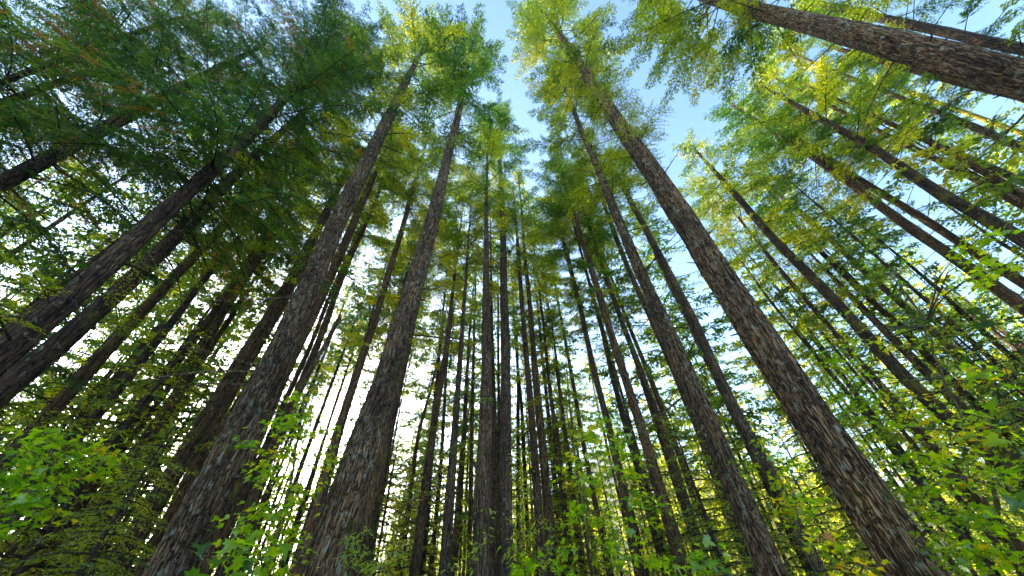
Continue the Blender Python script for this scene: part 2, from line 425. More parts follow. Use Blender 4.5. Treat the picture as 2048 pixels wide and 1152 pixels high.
INFO = []
def traced_tree(key, D, pts, label, m=None, crown='fir', cs=.42, cr=1.0, H=None, n=14, detail=False, limbs=26, shoots=0, sh=(.15, .5), name='conifer_tree', cat='tree', group='tall conifers of the near stand', limb_z=(.12, .5), snag=False, limb_L=(.5, 2.2), cseed=None):
    rg = np.random.default_rng(abs(hash_(key)) % 100000)
    m = m or M_MID
    ws = [(i, p[2]) for i, p in enumerate(pts) if len(p) > 2]
    iref, wref = ws[0]
    rr = ray(pts[iref][0], pts[iref][1]); u = Vector((rr.x, rr.y, 0)).normalized(); tq = Vector((-u.y, u.x, 0))
    inv = ROT.transposed()
    def width_px(i, R, r):
        x, y = pts[i][:2]; q = ray(x, y); P = q * (R / (q.x * u.x + q.y * u.y))
        a = inv @ (P + tq * r); b = inv @ (P - tq * r)
        pa = Vector((a.x / -a.z, a.y / -a.z)) * FPX; pb = Vector((b.x / -b.z, b.y / -b.z)) * FPX
        zc = inv @ (P + Vector((0, 0, .2))); pc = Vector((zc.x / -zc.z, zc.y / -zc.z)) * FPX
        p0 = inv @ P; p0 = Vector((p0.x / -p0.z, p0.y / -p0.z)) * FPX
        ax = (pc - p0).normalized(); d = pa - pb
        return abs(d.x * -ax.y + d.y * ax.x)
    R = width_px(iref, 1.0, D / 2 * .01) * 100 / wref      # width scales as D/R
    P = []
    for i, p in enumerate(pts):
        q = ray(p[0], p[1]); P.append(CAM + q * (R / (q.x * u.x + q.y * u.y)))
    P = np.array([tuple(v) for v in P]); o_ = np.argsort(P[:, 2]); 
    rk = {}
    for i, w in ws:
        r1 = .1; rk[i] = r1 * w / width_px(i, R, r1)
    zk = np.array([P[i][2] for i, _ in ws]); rv = np.array([rk[i] for i, _ in ws])
    o2 = np.argsort(zk); zk, rv = zk[o2], rv[o2]
    P = P[o_]
    # keep strictly rising
    keep = [0]
    for i in range(1, len(P)):
        if P[i][2] > P[keep[-1]][2] + .05: keep.append(i)
    P = P[keep]
    ztop = P[-1][2]
    H = H if snag else max(ztop * 1.1, 27 + rg.uniform(0, 8) if H is None else H)
    # down to the ground, up to the tip
    d0 = (P[min(2, len(P) - 1)] - P[0]); d0 = d0 / d0[2]
    base = P[0] - d0 * (P[0][2] + .3) * .8; base[2] = -.3
    Q = [base] + list(P)
    if H > ztop + .3:
        d1 = P[-1] - P[max(0, len(P) - 3)]; d1 = d1 / d1[2]
        tip = P[-1] + d1 * (H - ztop) * .6; tip[2] = H
        Q.append(tip)
    Q = np.array(Q)
    zs = Q[:, 2]
    if snag:
        rad = np.interp(zs, zk, rv)
        if len(zk) == 1: rad = rv[0] * (1 - .25 * (zs - zk[0]) / H)
    else:
        f = lambda z: np.maximum(1e-4, (1 - np.maximum(z, 0) / (H * 1.02))) ** .8
        ratio = rv / f(zk)
        rad = np.interp(zs, zk, ratio) * f(zs) + .008
    # finer radius knots
    zf = np.linspace(zs[0], zs[-1], 40)
    if not snag: rad = np.interp(zf, zk, ratio) * f(zf) + .008
    else: rad = np.interp(zf, zs, rad)
    Qf = np.stack([np.interp(zf, zs, Q[:, 0]), np.interp(zf, zs, Q[:, 1]), zf], 1)
    org = (base[0], base[1], 0.0)
    t = root(name, org, label, cat, group)
    if snag: limb_z = (.2, .95)
    me = trunk_mesh('trunk', Qf, rad, H, m, n, detail, limbs, rg, org, limb_z, limb_L, snag)
    if detail: me.polygons.foreach_set('use_smooth', np.zeros(len(me.polygons), dtype=bool))
    link('trunk', me, t)
    INFO.append((key, round(R, 1), round(H, 1), round(float(ztop), 1), round(float(rad[2]) * 2, 2)))
    if crown:
        zc = (cs - .08) * H
        a = np.array([np.interp(zc, zs, Q[:, 0]), np.interp(zc, zs, Q[:, 1]), zc]); b = Q[-1]
        ax = Vector(b - a); Lx = ax.length
        me = CR[crown][(cseed if cseed is not None else rg.integers(100)) % len(CR[crown])]
        c = link('crown', me, t)
        c.location = Vector(a) - Vector(org)
        q = ax.to_track_quat('Z', 'Y') @ Matrix.Rotation(rg.uniform(0, 6.28), 3, 'Z').to_quaternion()
        c.rotation_mode = 'QUATERNION'; c.rotation_quaternion = q
        c.scale = (cr, cr, Lx / LC)
    if shoots:
        s = link('side_foliage', side_shoots(Qf, rad, H, sh[0], sh[1], shoots, rg, org, [M_TWIG, M_NEEDLE]), t)
    return t

def hash_(s):
    h = 0
    for c in s: h = (h * 131 + ord(c)) % 1000003
    return h

# ------------------------------------------------------------------ the big trees, each traced by its own line
T = traced_tree
T('H', .66, [(340,1144,92),(405,1012,82),(480,872,67),(545,735,53),(600,620,46),(642,519,41),(690,408,35),(749,295,27),(781,226,22),(812,163,15)],
  'massive dark furrowed conifer trunk directly left of the sun', M_BIG, 'near', .48, 1.25, n=150, detail=True, limbs=30, shoots=14, sh=(.42,.7), group='big furrowed foreground conifers', H=42)
T('M', .67, [(648,1134,84),(697,995,80),(745,856,62),(771,759,47),(812,623,41),(845,519,34),(876,397,24),(895,312,17),(916,236,13),(923,190,10)],
  'massive furrowed conifer leaning right, second massive trunk from the left', M_BIG, 'dark', .48, 1.25, n=150, detail=True, limbs=34, shoots=16, sh=(.4,.6), group='big furrowed foreground conifers', H=44)
T('R', .66, [(1829,1144,118),(1704,960,92),(1611,821,77),(1577,772,73),(1511,658,66),(1414,519,55),(1365,432,48),(1322,365,42),(1270,295,36),(1229,236,30),(1190,174,23),(1149,111,16),(1114,62,12)],
  'largest conifer, thick lichen-blotched trunk crossing the right half up to the top of the picture', M_BIG, 'near', .54, 1.1, n=150, detail=True, limbs=30, limb_L=(.3, 1.0), shoots=80, sh=(.25,.5), group='big furrowed foreground conifers', H=50)
T('P', .50, [(1546,1144,58),(1461,960,45),(1379,752,33),(1340,668,29),(1291,574,24),(1256,484,20),(1215,387,16),(1197,337,14),(1166,271,10),(1140,200,7)],
  'sunlit conifer with warm flaky bark on its left side, just left of the largest trunk', M_BIG, 'near', .55, .95, n=110, detail=True, limbs=30, shoots=26, sh=(.4,.6), group='big furrowed foreground conifers', H=33)
T('AE', .62, [(2042,158,84),(1799,92,66),(1591,40,43),(1487,16,34),(1430,-2,30)],
  'thick dark conifer trunk slanting across the top right corner', M_BIG, 'near', .60, 1.2, n=130, detail=True, limbs=30, shoots=8, sh=(.4,.6), H=34, group='big furrowed foreground conifers')
T('AG', .45, [(2046,98,26),(1938,75,24),(1799,45,20),(1660,12,15)],
  'lit brown conifer trunk just above the thick one in the top right corner', M_GREY, 'near', .58, 1.1, H=28)
T('AF', .40, [(2046,193,22),(1900,160,18),(1799,132,15),(1700,105,11)],
  'dark trunk half hidden under the thick one in the top right corner', M_MID, 'dark', .65, .9, H=27)
T('Q', .45, [(1623,1117,32),(1600,1082,31),(1565,995,29),(1527,926,26),(1478,835,23),(1440,762,20),(1400,665,17),(1369,606,16),(1312,495,13),(1277,432,11),(1249,381,9),(1222,323,6)],
  'smooth grey-brown conifer between the sunlit trunk and the largest trunk', M_GREY, 'fir', .62, .9, limbs=40, shoots=6)
T('O', .45, [(1506,1144,28),(1475,1064,24),(1433,960,20),(1399,856,16),(1353,752,13),(1312,658,12),(1263,554,10),(1222,449,8),(1201,387,6)],
  'slim trunk tucked close behind the left of the sunlit conifer', M_MID, 'fir', .6, .9, limbs=34)
T('A0', .36, [(0,368,36),(132,299,31),(222,250,28),(347,184,22),(470,120,14)],
  'dark cedar trunk buried in fronds high in the upper left', M_CEDAR, 'cedar', .24, 1.2, H=27, limbs=50, limb_z=(.1,.6), shoots=20, name='cedar_tree', group='dark cedars at the left edge')
T('A', .42, [(0,712,62),(52,668,54),(167,574,46),(288,463,38),(375,385,32),(497,274,25),(569,198,17),(640,130,11)],
  'thick cedar trunk rising from the left edge, upper one of a close pair', M_CEDAR, 'cedar', .40, 1.2, H=30, n=60, limbs=60, limb_z=(.08,.55), shoots=10, name='cedar_tree', group='dark cedars at the left edge')
T('B', .40, [(-20,805,52),(21,765,48),(132,682,42),(243,574,35),(305,522,31),(430,392,24),(517,302,19),(573,257,14)],
  'lower and darker trunk of the close pair of cedars at the left edge', M_CEDAR, 'cedar', .42, 1.1, H=29, n=50, limbs=60, limb_z=(.08,.55), shoots=18, name='cedar_tree', group='dark cedars at the left edge')
T('A1', .26, [(-250,296,26),(0,207,19),(200,136,13)],
  'dim cedar lost in dark fronds at the upper left edge, above the buried trunk', M_CEDAR, 'cedar', .22, 1.1, H=25, limbs=40, name='cedar_tree', group='dark cedars at the left edge')
T('A00', .15, [(0,165,13),(120,118,11),(250,70,9),(380,30,6)],
  'dim cedar trunk in the darkest canopy of the top left corner', M_CEDAR, 'cedar', .28, 1.2, H=25, limbs=40, name='cedar_tree', group='dark cedars at the left edge')

# ------------------------------------------------------------------ slimmer trees, left to right
LT = [
 ('C', .36, [(30,905,28),(83,850),(139,787,24),(208,710),(288,623,19),(368,533),(440,460),(560,330,10)], 'slim straight conifer below the pair of cedars at the left edge', 'MID','hem',.5),
 ('D', .36, [(100,945,25),(139,891),(180,849,22),(240,773),(351,637,15),(420,543),(480,470,9)], 'pale knotted conifer with a bent base and bare branches behind the left maple', 'GREY','hem',.5),
 ('E1', .38, [(40,1135,30),(120,1040),(195,940,25),(260,840),(330,755,17),(430,623),(500,520),(562,418,8),(600,350)], 'conifer crossing the right tip of the left maple', 'MID','hem',.5),
 ('E2', .24, [(70,1140,18),(150,1030,16),(215,935),(285,850,11),(352,756),(400,690),(424,650,8),(470,560)], 'thin trunk squeezed between two thicker ones right of the left maple', 'MID','fir',.55),
 ('F', .42, [(108,1144,32),(194,1026,27),(299,870,22),(371,762),(441,630,18),(521,508),(590,401,11),(625,340)], 'straight dark conifer third in from the left bottom corner', 'MID','hem',.5),
 ('G', .55, [(226,1144,48),(312,1002,40),(410,846,31),(458,759),(542,630,23),(618,495),(667,397,14),(700,320)], 'tall rough conifer just left of the massive trunk beside the sun', 'MID','fir',.5),
 ('G2', .36, [(285,1144,26),(347,1016),(427,856,17),(479,759),(552,637,11),(600,550)], 'brown trunk pressed against the right side of a rough conifer, left of the sun', 'MID','fir',.5),
 ('I', .46, [(400,1144,40),(445,1045,36),(488,940,32),(513,872,28),(560,762,24),(604,675),(646,588,19),(691,484),(740,370,12),(770,300)], 'trunk peeping out behind the right edge of the massive trunk left of the sun', 'MID','fir',.5),
 ('J', .36, [(445,1144,26),(487,1047,23),(515,974),(549,884,19),(577,821),(608,759,15),(642,675),(680,560,11),(715,484),(746,415),(765,360,6)], 'conifer just right of the sun with a mossy lower trunk', 'MID','hem',.52),
 ('J2', .30, [(414,1144,18),(466,1040,16),(497,978,14),(535,884),(560,821,11),(610,720),(660,590,7)], 'narrow trunk side by side with the mossy one right of the sun', 'MID','fir',.55),
 ('L', .42, [(598,1144,30),(619,1064,26),(657,926,20),(708,762,16),(756,623,13),(781,533),(812,432,9),(825,380)], 'upright conifer left of the second massive trunk', 'MID','fir',.52),
 ('L2', .2, [(640,1030,8),(671,912,7),(712,752,6),(740,640,4)], 'very thin stem between the sunlit maple and the upright conifer', 'MID','fir',.55),
 ('M2', .45, [(709,1144,29),(733,1047,26),(765,908,20),(790,790,15),(822,660,11)], 'brown trunk hugging the right side of the second massive trunk low down', 'MID','fir',.6),
 ('M3', .32, [(735,1144,18),(768,926,13),(806,752,9),(830,640,6)], 'slender mossy trunk just right of the second massive trunk', 'MOSS','fir',.5),
 ('N1', .24, [(803,1144,8),(835,874,6),(869,752,5),(885,660)], 'hair-thin trunk right of the slender mossy one', 'MID','far',.5),
 ('N2', .38, [(828,1144,20),(849,995,17),(866,856),(883,752,11),(895,686),(906,574,6)], 'straight brown conifer left of the middle, leaning slightly right', 'MID','fir',.5),
 ('N3', .32, [(842,1144,13),(855,1040,12),(860,900,9),(874,760,6)], 'mossy green trunk half hidden behind a straight brown conifer', 'MOSS','fir',.5),
 ('N4', .42, [(890,1144,24),(901,978,18),(915,787,11),(930,588,6),(933,530)], 'pale smooth-looking conifer with white sky on both sides, left of the middle', 'GREY','fir',.55),
 ('N5', .2, [(920,1144,5),(926,900,4),(946,762),(947,640)], 'pencil-thin dark stem against white sky left of the central pair', 'MID','far',.5),
 ('N6', .28, [(938,1144,10),(946,752,6),(950,600)], 'thin trunk just left of the broad central trunk', 'MID','fir',.5),
 ('N7', .56, [(962,1144,38),(968,900,29),(974,772,22),(972,588,14),(973,415,7),(975,300)], 'broad brown trunk, left one of the central pair', 'GREY','fir',.66),
 ('N7b', .36, [(986,1144,18),(989,900,14),(986,780,10),(983,640,6)], 'narrow trunk fused to the right side of the broad central trunk', 'MID','fir',.6),
 ('N8', .56, [(1010,1134,31),(1011,950,25),(1012,762,20),(1008,588,15),(1005,415,10),(1003,392),(998,295,6),(995,240)], 'dark lichen-flecked trunk, right one of the central pair', 'GREY','dark',.66),
 ('N8b', .22, [(1000,1100,8),(998,960,7),(997,780,5),(996,588,3)], 'sunlit thin trunk pressed to the left side of the dark central one', 'MOSS','far',.5),
 ('N9', .26, [(1037,1144,8),(1036,900),(1036,752,5),(1034,640)], 'thin trunk right of the central pair behind bright leaves', 'MOSS','fir',.45),
 ('N10', .26, [(1059,1144,8),(1043,804,6),(1031,692,4)], 'thin mossy trunk between the central pair and the twin trunks', 'MOSS','fir',.5),
 ('N11', .38, [(1085,1144,20),(1074,978,17),(1057,762,11),(1045,623),(1034,467,5)], 'left one of the twin trunks right of the middle', 'MID','fir',.55),
 ('N12', .38, [(1104,1144,19),(1092,978,16),(1071,762,11),(1058,588),(1048,495,6),(1045,440)], 'right one of the twin trunks right of the middle', 'MID','fir',.55),
 ('N13', .30, [(1147,1144,13),(1126,978,11),(1114,873),(1098,772,7),(1090,675,5)], 'single thin trunk right of the twin trunks', 'MID','fir',.45),
 ('N15', .30, [(1217,1144,11),(1185,978,9),(1165,884),(1144,752,7),(1114,595,4),(1108,560)], 'thin trunk behind the bright maple leaves right of the middle', 'MID','fir',.45),
 ('N16', .36, [(1287,1144,20),(1256,1012),(1232,926,15),(1215,839,13),(1190,752),(1156,595,8),(1131,495),(1107,418,4)], 'conifer rising through the bright maple right of the middle', 'MID','fir',.5),
 ('N17', .34, [(1333,1144,19),(1305,1047),(1274,926,14),(1242,821),(1225,752,10),(1201,644),(1173,547,5)], 'trunk with rusty moss patches right of the bright maple', 'MOSS','fir',.5),
 ('N18', .44, [(1371,1144,28),(1329,1012,23),(1294,891),(1256,772,16),(1222,668),(1194,574,12),(1163,474,10),(1135,383,6),(1120,330)], 'knotty conifer, leftmost of the three middle-sized trunks left of the sunlit one', 'MID','dark',.5),
 ('N19', .38, [(1412,1144,22),(1378,1030,19),(1340,908,16),(1291,765,12),(1249,658),(1211,554,8),(1180,456,5)], 'second of the three middle-sized trunks left of the sunlit one', 'MID','fir',.5),
 ('N20', .34, [(1447,1134,16),(1395,995,13),(1350,891),(1305,765,9),(1267,675),(1222,554,5)], 'third and thinnest of the three trunks left of the sunlit one', 'MID','fir',.5),
 ('S', .46, [(2036,960,32),(1953,884,29),(1848,800),(1799,745,27),(1754,692,25),(1695,630),(1643,574,21),(1556,488,17),(1463,380,12),(1400,310)], 'orange-mossed trunk rising through the right maple', 'MOSS','fir',.5),
 ('T', .32, [(1970,1012,18),(1935,967),(1866,891,15),(1772,780,13),(1713,717,11),(1661,654),(1563,547,7),(1494,456,5)], 'thin lit trunk below the orange-mossed one, right of the largest trunk', 'MID','fir',.4),
 ('U', .38, [(2033,884,19),(1970,825,18),(1910,772,16),(1792,644,14),(1716,578,12),(1608,470,9),(1546,390,6)], 'green-mossed trunk next above the orange-mossed one', 'MOSS','fir',.45),
 ('V', .38, [(2048,832,18),(1990,772,16),(1938,727),(1869,668,14),(1782,588),(1713,529,12),(1643,460),(1556,387,8)], 'clean grey trunk running parallel above the green-mossed one on the right', 'GREY','hem',.5),
 ('Wt', .46, [(2046,613,28),(1973,560),(1903,512,23),(1810,449),(1713,375,18),(1608,302,12),(1487,226,8)], 'dark trunk, lower one of the pair above the right maple', 'MID','dark',.55),
 ('X', .42, [(2046,564,23),(1973,522),(1910,477,18),(1834,429),(1765,389,15),(1654,319),(1532,236,8)], 'dark trunk, upper one of the pair above the right maple', 'MID','fir',.55),
 ('Y', .46, [(2046,481,30),(1956,425),(1869,383,24),(1747,295,18),(1650,243),(1570,198,9)], 'mossy tufted trunk crossing the right edge below the middle-sized dark one', 'MOSS','fir',.5),
 ('Z', .36, [(2048,411,19),(2008,389),(1904,333,15),(1765,267),(1654,208,8),(1556,160,5)], 'straight brown trunk third from the top at the right edge', 'MID','hem',.55),
 ('AA', .36, [(2046,365,17),(1973,330,15),(1869,288),(1765,240,10),(1660,194,6)], 'green-mossed thin trunk second below the top right corner', 'MOSS','hem',.6),
 ('AB', .36, [(2046,295,18),(1904,236,15),(1765,181,10),(1643,132,7),(1560,95)], 'bare clean trunk below the thick one in the top right corner', 'GREY','hem',.62),
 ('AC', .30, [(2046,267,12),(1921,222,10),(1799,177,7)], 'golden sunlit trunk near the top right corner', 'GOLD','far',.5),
]
MM = {'MID': M_MID, 'GREY': M_GREY, 'MOSS': M_MOSS, 'GOLD': M_GOLD}
for key, D, pts, lab, mm, cr, cs in LT:
    right = key in ('S','T','U','V','Wt','X','Y','Z','AA','AB','AC')
    if right: cs += .03
    T(key, D, pts, lab, MM[mm], cr, cs, R_.uniform(.9, 1.12) * (1.25 if key in ('S','T','U','Wt','X','Y','Z') else 1), limbs=26, shoots=(10 if mm == 'MOSS' else 3), group='slim conifers of the near stand')

# two broken snags
def snag_tree(key, D, pts, label):
    rr = ray(pts[0][0], pts[0][1]); u = Vector((rr.x, rr.y, 0)).normalized(); tq = Vector((-u.y, u.x, 0)); inv = ROT.transposed()
    a = inv @ (rr / Vector((rr.x, rr.y)).length + tq * .005); b = inv @ (rr / Vector((rr.x, rr.y)).length - tq * .005)
    pa = Vector((a.x / -a.z, a.y / -a.z)) * FPX; pb = Vector((b.x / -b.z, b.y / -b.z)) * FPX
    R = (pa - pb).length * 100 * D / pts[0][2] * .8
    q = ray(*pts[-1][:2]); H = 1.3 + (q * (R / (q.x * u.x + q.y * u.y))).z
    return traced_tree(key, D, pts, label, M_MID, None, limbs=6, snag=True, name='dead_snag', cat='dead tree', group='broken snags', H=H, n=10, limb_L=(.2, .8))
snag_tree('K', .16, [(520,960,12),(574,850,11),(604,772,10),(650,690),(698,602,8),(711,580)], 'tall thin dead snag broken off between the two massive trunks')
snag_tree('S1', .16, [(20,1105,15),(100,1000,13),(150,932,12)], 'short dark broken snag under the left maple')

# ------------------------------------------------------------------ background stand
far_tr = []
for s in range(4):
    rg = np.random.default_rng(900 + s)
    H0 = 28.0
    P = np.array([(0, 0, -.3), (rg.normal(0, .1), rg.normal(0, .1), 9), (rg.normal(0, .2), rg.normal(0, .2), 18), (0, 0, H0)])
    zf = np.linspace(-.3, H0, 30)
    Qf = np.stack([np.interp(zf, P[:, 2], P[:, 0]), np.interp(zf, P[:, 2], P[:, 1]), zf], 1)
    rad = .17 * np.maximum(0, 1 - np.maximum(zf, 0) / (H0 * 1.02)) ** .8 + .008
    far_tr.append(trunk_mesh('trunk', Qf, rad, H0, [M_MID, M_GREY, M_MID, M_MOSS][s], 9, False, 26, rg, (0, 0, 0), (.1, .5), (.5, 1.9)))

ZONES = [(-72, -42, 'slender background conifer, one of many in the hazy stand at the far left', 'far stand at the left', 60),
         (-42, -12, 'slender background conifer, one of many in the sunlit stand behind the massive trunks', 'far stand behind the massive trunks', 64),
         (-12, 20, 'slender background conifer, one of many in the far stand behind the middle trunks', 'far stand behind the middle', 46),
         (20, 72, 'slender background conifer, one of many in the far stand at the right', 'far stand at the right', 74)]
def lane(x, y):
    c = math.cos(SUN_EL)
    return (x * SUN_DIR.x + y * SUN_DIR.y) / c, (x * SUN_DIR.y - y * SUN_DIR.x) / c
RF = random.Random(5)
placed = []
for a0, a1, lab, grp, cnt in ZONES:
    k = 0; tries = 0
    while k < cnt and tries < 4000:
        tries += 1
        az = math.radians(RF.uniform(a0, a1)); r = math.sqrt(RF.uniform(20 ** 2, 72 ** 2))
        x, y = math.sin(az) * r, math.cos(az) * r
        if any((x - a) ** 2 + (y - b) ** 2 < 2.2 ** 2 for a, b in placed): continue
        # leave the gap where the sun looks through
        dz = (az - SUN_AZ); dz = (dz + math.pi) % (2 * math.pi) - math.pi
        if abs(dz * r) < 1.3: continue
        al, pe = lane(x, y)
        if al > 45 and 2.5 < pe < 9.5 and RF.random() < .7: continue
        placed.append((x, y)); k += 1
        t = root('background_conifer', (x, y, 0), lab, 'tree', grp)
        sc = RF.uniform(.8, 1.2)
        tr = link('trunk', far_tr[RF.randrange(4)], t)
        wx = RF.uniform(.8, 1.25)
        t.rotation_euler = (RF.gauss(0, .012), RF.gauss(0, .012), RF.uniform(0, 6.28)); t.scale = (sc, sc, sc)
        tr.scale = (wx, wx, 1)
        cz = RF.uniform(.03, .22) * 28
        along, perp = lane(x, y)
        if along > 8 and 2.5 < perp < 9.5:     # an open lane that lets the low sun in
            cz = max(cz, min(.34 * along + 7, 22))
        elif along > 8 and -3 < perp <= 2.5:
            cz = max(cz, min(.25 * along, 12))
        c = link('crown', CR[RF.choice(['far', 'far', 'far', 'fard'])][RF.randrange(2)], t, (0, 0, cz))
        c.scale = (RF.uniform(.75, 1.0),) * 2 + ((28.4 - cz) / LC,)
        c.rotation_euler[2] = RF.uniform(0, 6.28)

# the far-off wood beyond the stand, one mass
mb = MB(); rw = np.random.default_rng(77)
for k in range(330):
    a = rw.uniform(-1.35, 1.35); r = rw.uniform(76, 150); x, y = math.sin(a) * r, math.cos(a) * r
    Hh = rw.uniform(19, 33)
    if abs(a - SUN_AZ) < .16: Hh = min(Hh, .25 * r)
    z0 = rw.uniform(.0, .15) * Hh; Rm = rw.uniform(2.2, 3.4)
    tube(mb, [(x, y, -.2), (x, y, Hh * .6), (x, y, Hh)], [.2, .12, .02], 5, 0)
    m_ = 760; q = rw.random(m_); zz = z0 + (Hh - z0) * q
    rr_ = Rm * (1 - q) ** .7 * rw.random(m_) ** .5; th = np.floor(rw.random(m_) * 9 + zz * 1.7) * .7 + rw.normal(0, .2, m_)
    B = np.stack([x + rr_ * np.cos(th), y + rr_ * np.sin(th), zz - rr_ * .25], 1)
    dd = unit(np.stack([np.cos(th), np.sin(th), rw.normal(-.3, .3, m_)], 1) + rw.normal(0, .35, (m_, 3)))
    sdv = unit(np.cross(dd, unit(np.array([0, 0, 1.0]) + rw.normal(0, .5, (m_, 3)))))
    leaflets(mb, B, dd, sdv, rw.uniform(.5, 1.1, m_), rw.uniform(.18, .4, m_), 1, np.clip(rw.normal(rw.uniform(.5, .85), .12, m_), 0, 1))
o = link('far_wood', mb.mesh('far_wood', [M_TWIG, M_NEEDLE])); o['kind'] = 'stuff'
o['label'] = 'far-off conifer wood behind the stand'

# young evergreens of the understorey
young = []
for s in (71, 72):
    rg = np.random.default_rng(s); mb = MB()
    tube(mb, [(0, 0, -.1), (.02, 0, 2), (0, .03, 4), (0, 0, 5.2)], [.05, .04, .025, .005], 6)
    az = 0
    for i in range(60):
        qi = (i + rg.random()) / 60; az += 2.4
        limb(mb, np.array([0, 0, .4 + 4.6 * qi]), az, 1.5 * (1 - qi) ** .7 * rg.uniform(.7, 1.1) + .15, .1, .3, rg, tw=.08, lsp=.05, ll=.10, lw=.03, tint=.4 + .3 * rg.random(), hang=.3)
    young.append(mb.mesh('young_conifer', [M_TWIG, M_NEEDLE]))
def at(px, py, R):
    q = ray(px, py); return CAM + q * (R / math.hypot(q.x, q.y))
YG = [(205,1090,11,.95,'young dark evergreen low between the trunks in the bottom left'),
      (170,1130,9,.8,'small drooping evergreen at the bottom left edge'),
      (1400,1000,12,1.15,'young evergreen with drooping boughs left of the sunlit trunk'),
      (1470,1040,15,1.4,'dark young evergreen behind the sunlit trunk'),
      (1330,1060,17,1.2,'young evergreen behind the rusty mossed trunk'),
      (850,1060,20,1.7,'blue-green young evergreen low behind the brown trunk left of the middle'),
      (760,1080,18,1.5,'young evergreen right of the second massive trunk at the bottom'),
      (1660,1090,14,.9,'low young evergreen in the gap left of the largest trunk base'),
      (250,860,15,1.9,'young evergreen filling the gap between the left trunks'),
      (1130,1080,19,1.5,'young evergreen behind the thin trunk right of the twin trunks')]
for i, (px, py, R, s, lab) in enumerate(YG):
    p = at(px, py, R)
    o = link('young_conifer', young[i % 2], None, (p.x, p.y, 0)); o.scale = (s, s, max(s, (p.z + .8) / 5.2 * 1.05)); o.rotation_euler[2] = i * 1.3
    o['label'] = lab; o['category'] = 'tree'; o['group'] = 'young evergreens under the tall trees'

RU = random.Random(21); k = 0; spots = []
while k < 36:
    a = math.radians(RU.uniform(-66, 62)); r = RU.uniform(19, 58); x, y = math.sin(a) * r, math.cos(a) * r
    if any((x - u) ** 2 + (y - v) ** 2 < 9 for u, v in spots): continue
    dz = (a - SUN_AZ + math.pi) % (2 * math.pi) - math.pi
    al, pe = lane(x, y)
    if abs(dz * r) < 2.2 or (0 < al < 36 and -3 < pe < 9.5): continue
    spots.append((x, y)); k += 1
    o = link('understorey_hemlock', young[k % 2], None, (x, y, 0)); h = RU.uniform(6, 13) / 5.2
    w = h * RU.uniform(.65, .95); o.scale = (w, w, h); o.rotation_euler[2] = RU.uniform(0, 6.28)
    side = 'left' if a < -.35 else ('middle' if a < .3 else 'right')
    o['label'] = {'left': 'half-grown shaded hemlock under the hazy tall trees at the left', 'middle': 'half-grown hemlock between the far trunks behind the middle', 'right': 'half-grown hemlock under the far trees at the right'}[side]
    o['category'] = 'tree'; o['group'] = 'half-grown hemlocks at the ' + side

# ------------------------------------------------------------------ maples and shrubs
LOBE = [(0, 0), (.10, .10), (.33, -.02), (.30, .20), (.55, .30), (.38, .40), (.40, .55), (.18, .50), (.12, .75), (0, 1.0)]
LOBE = LOBE + [(-x, y) for x, y in LOBE[-2:0:-1]]
OVAL = [(0, 0), (.16, .2), (.2, .45), (.12, .8), (0, 1), (-.12, .8), (-.2, .45), (-.16, .2)]
def leaf_poly(mb, pos, dirv, nrm, size, shape, tint, rg, m=1):
    d = unit(dirv); s = unit(np.cross(nrm, d)); nn = np.cross(d, s)
    sh = np.array(shape); fold = np.abs(sh[:, 0]) * rg.uniform(-.1, .55) - (sh[:, 1] ** 2) * rg.uniform(-.05, .5)
    V = pos + size * (sh[:, :1] * s + sh[:, 1:2] * d + fold[:, None] * nn)
    c = pos + size * .35 * d
    V = np.vstack([V, c[None]]); n = len(sh)
    mb.add(V, tris=[(i, (i + 1) % n, n) for i in range(n)], m=m, tint=tint)

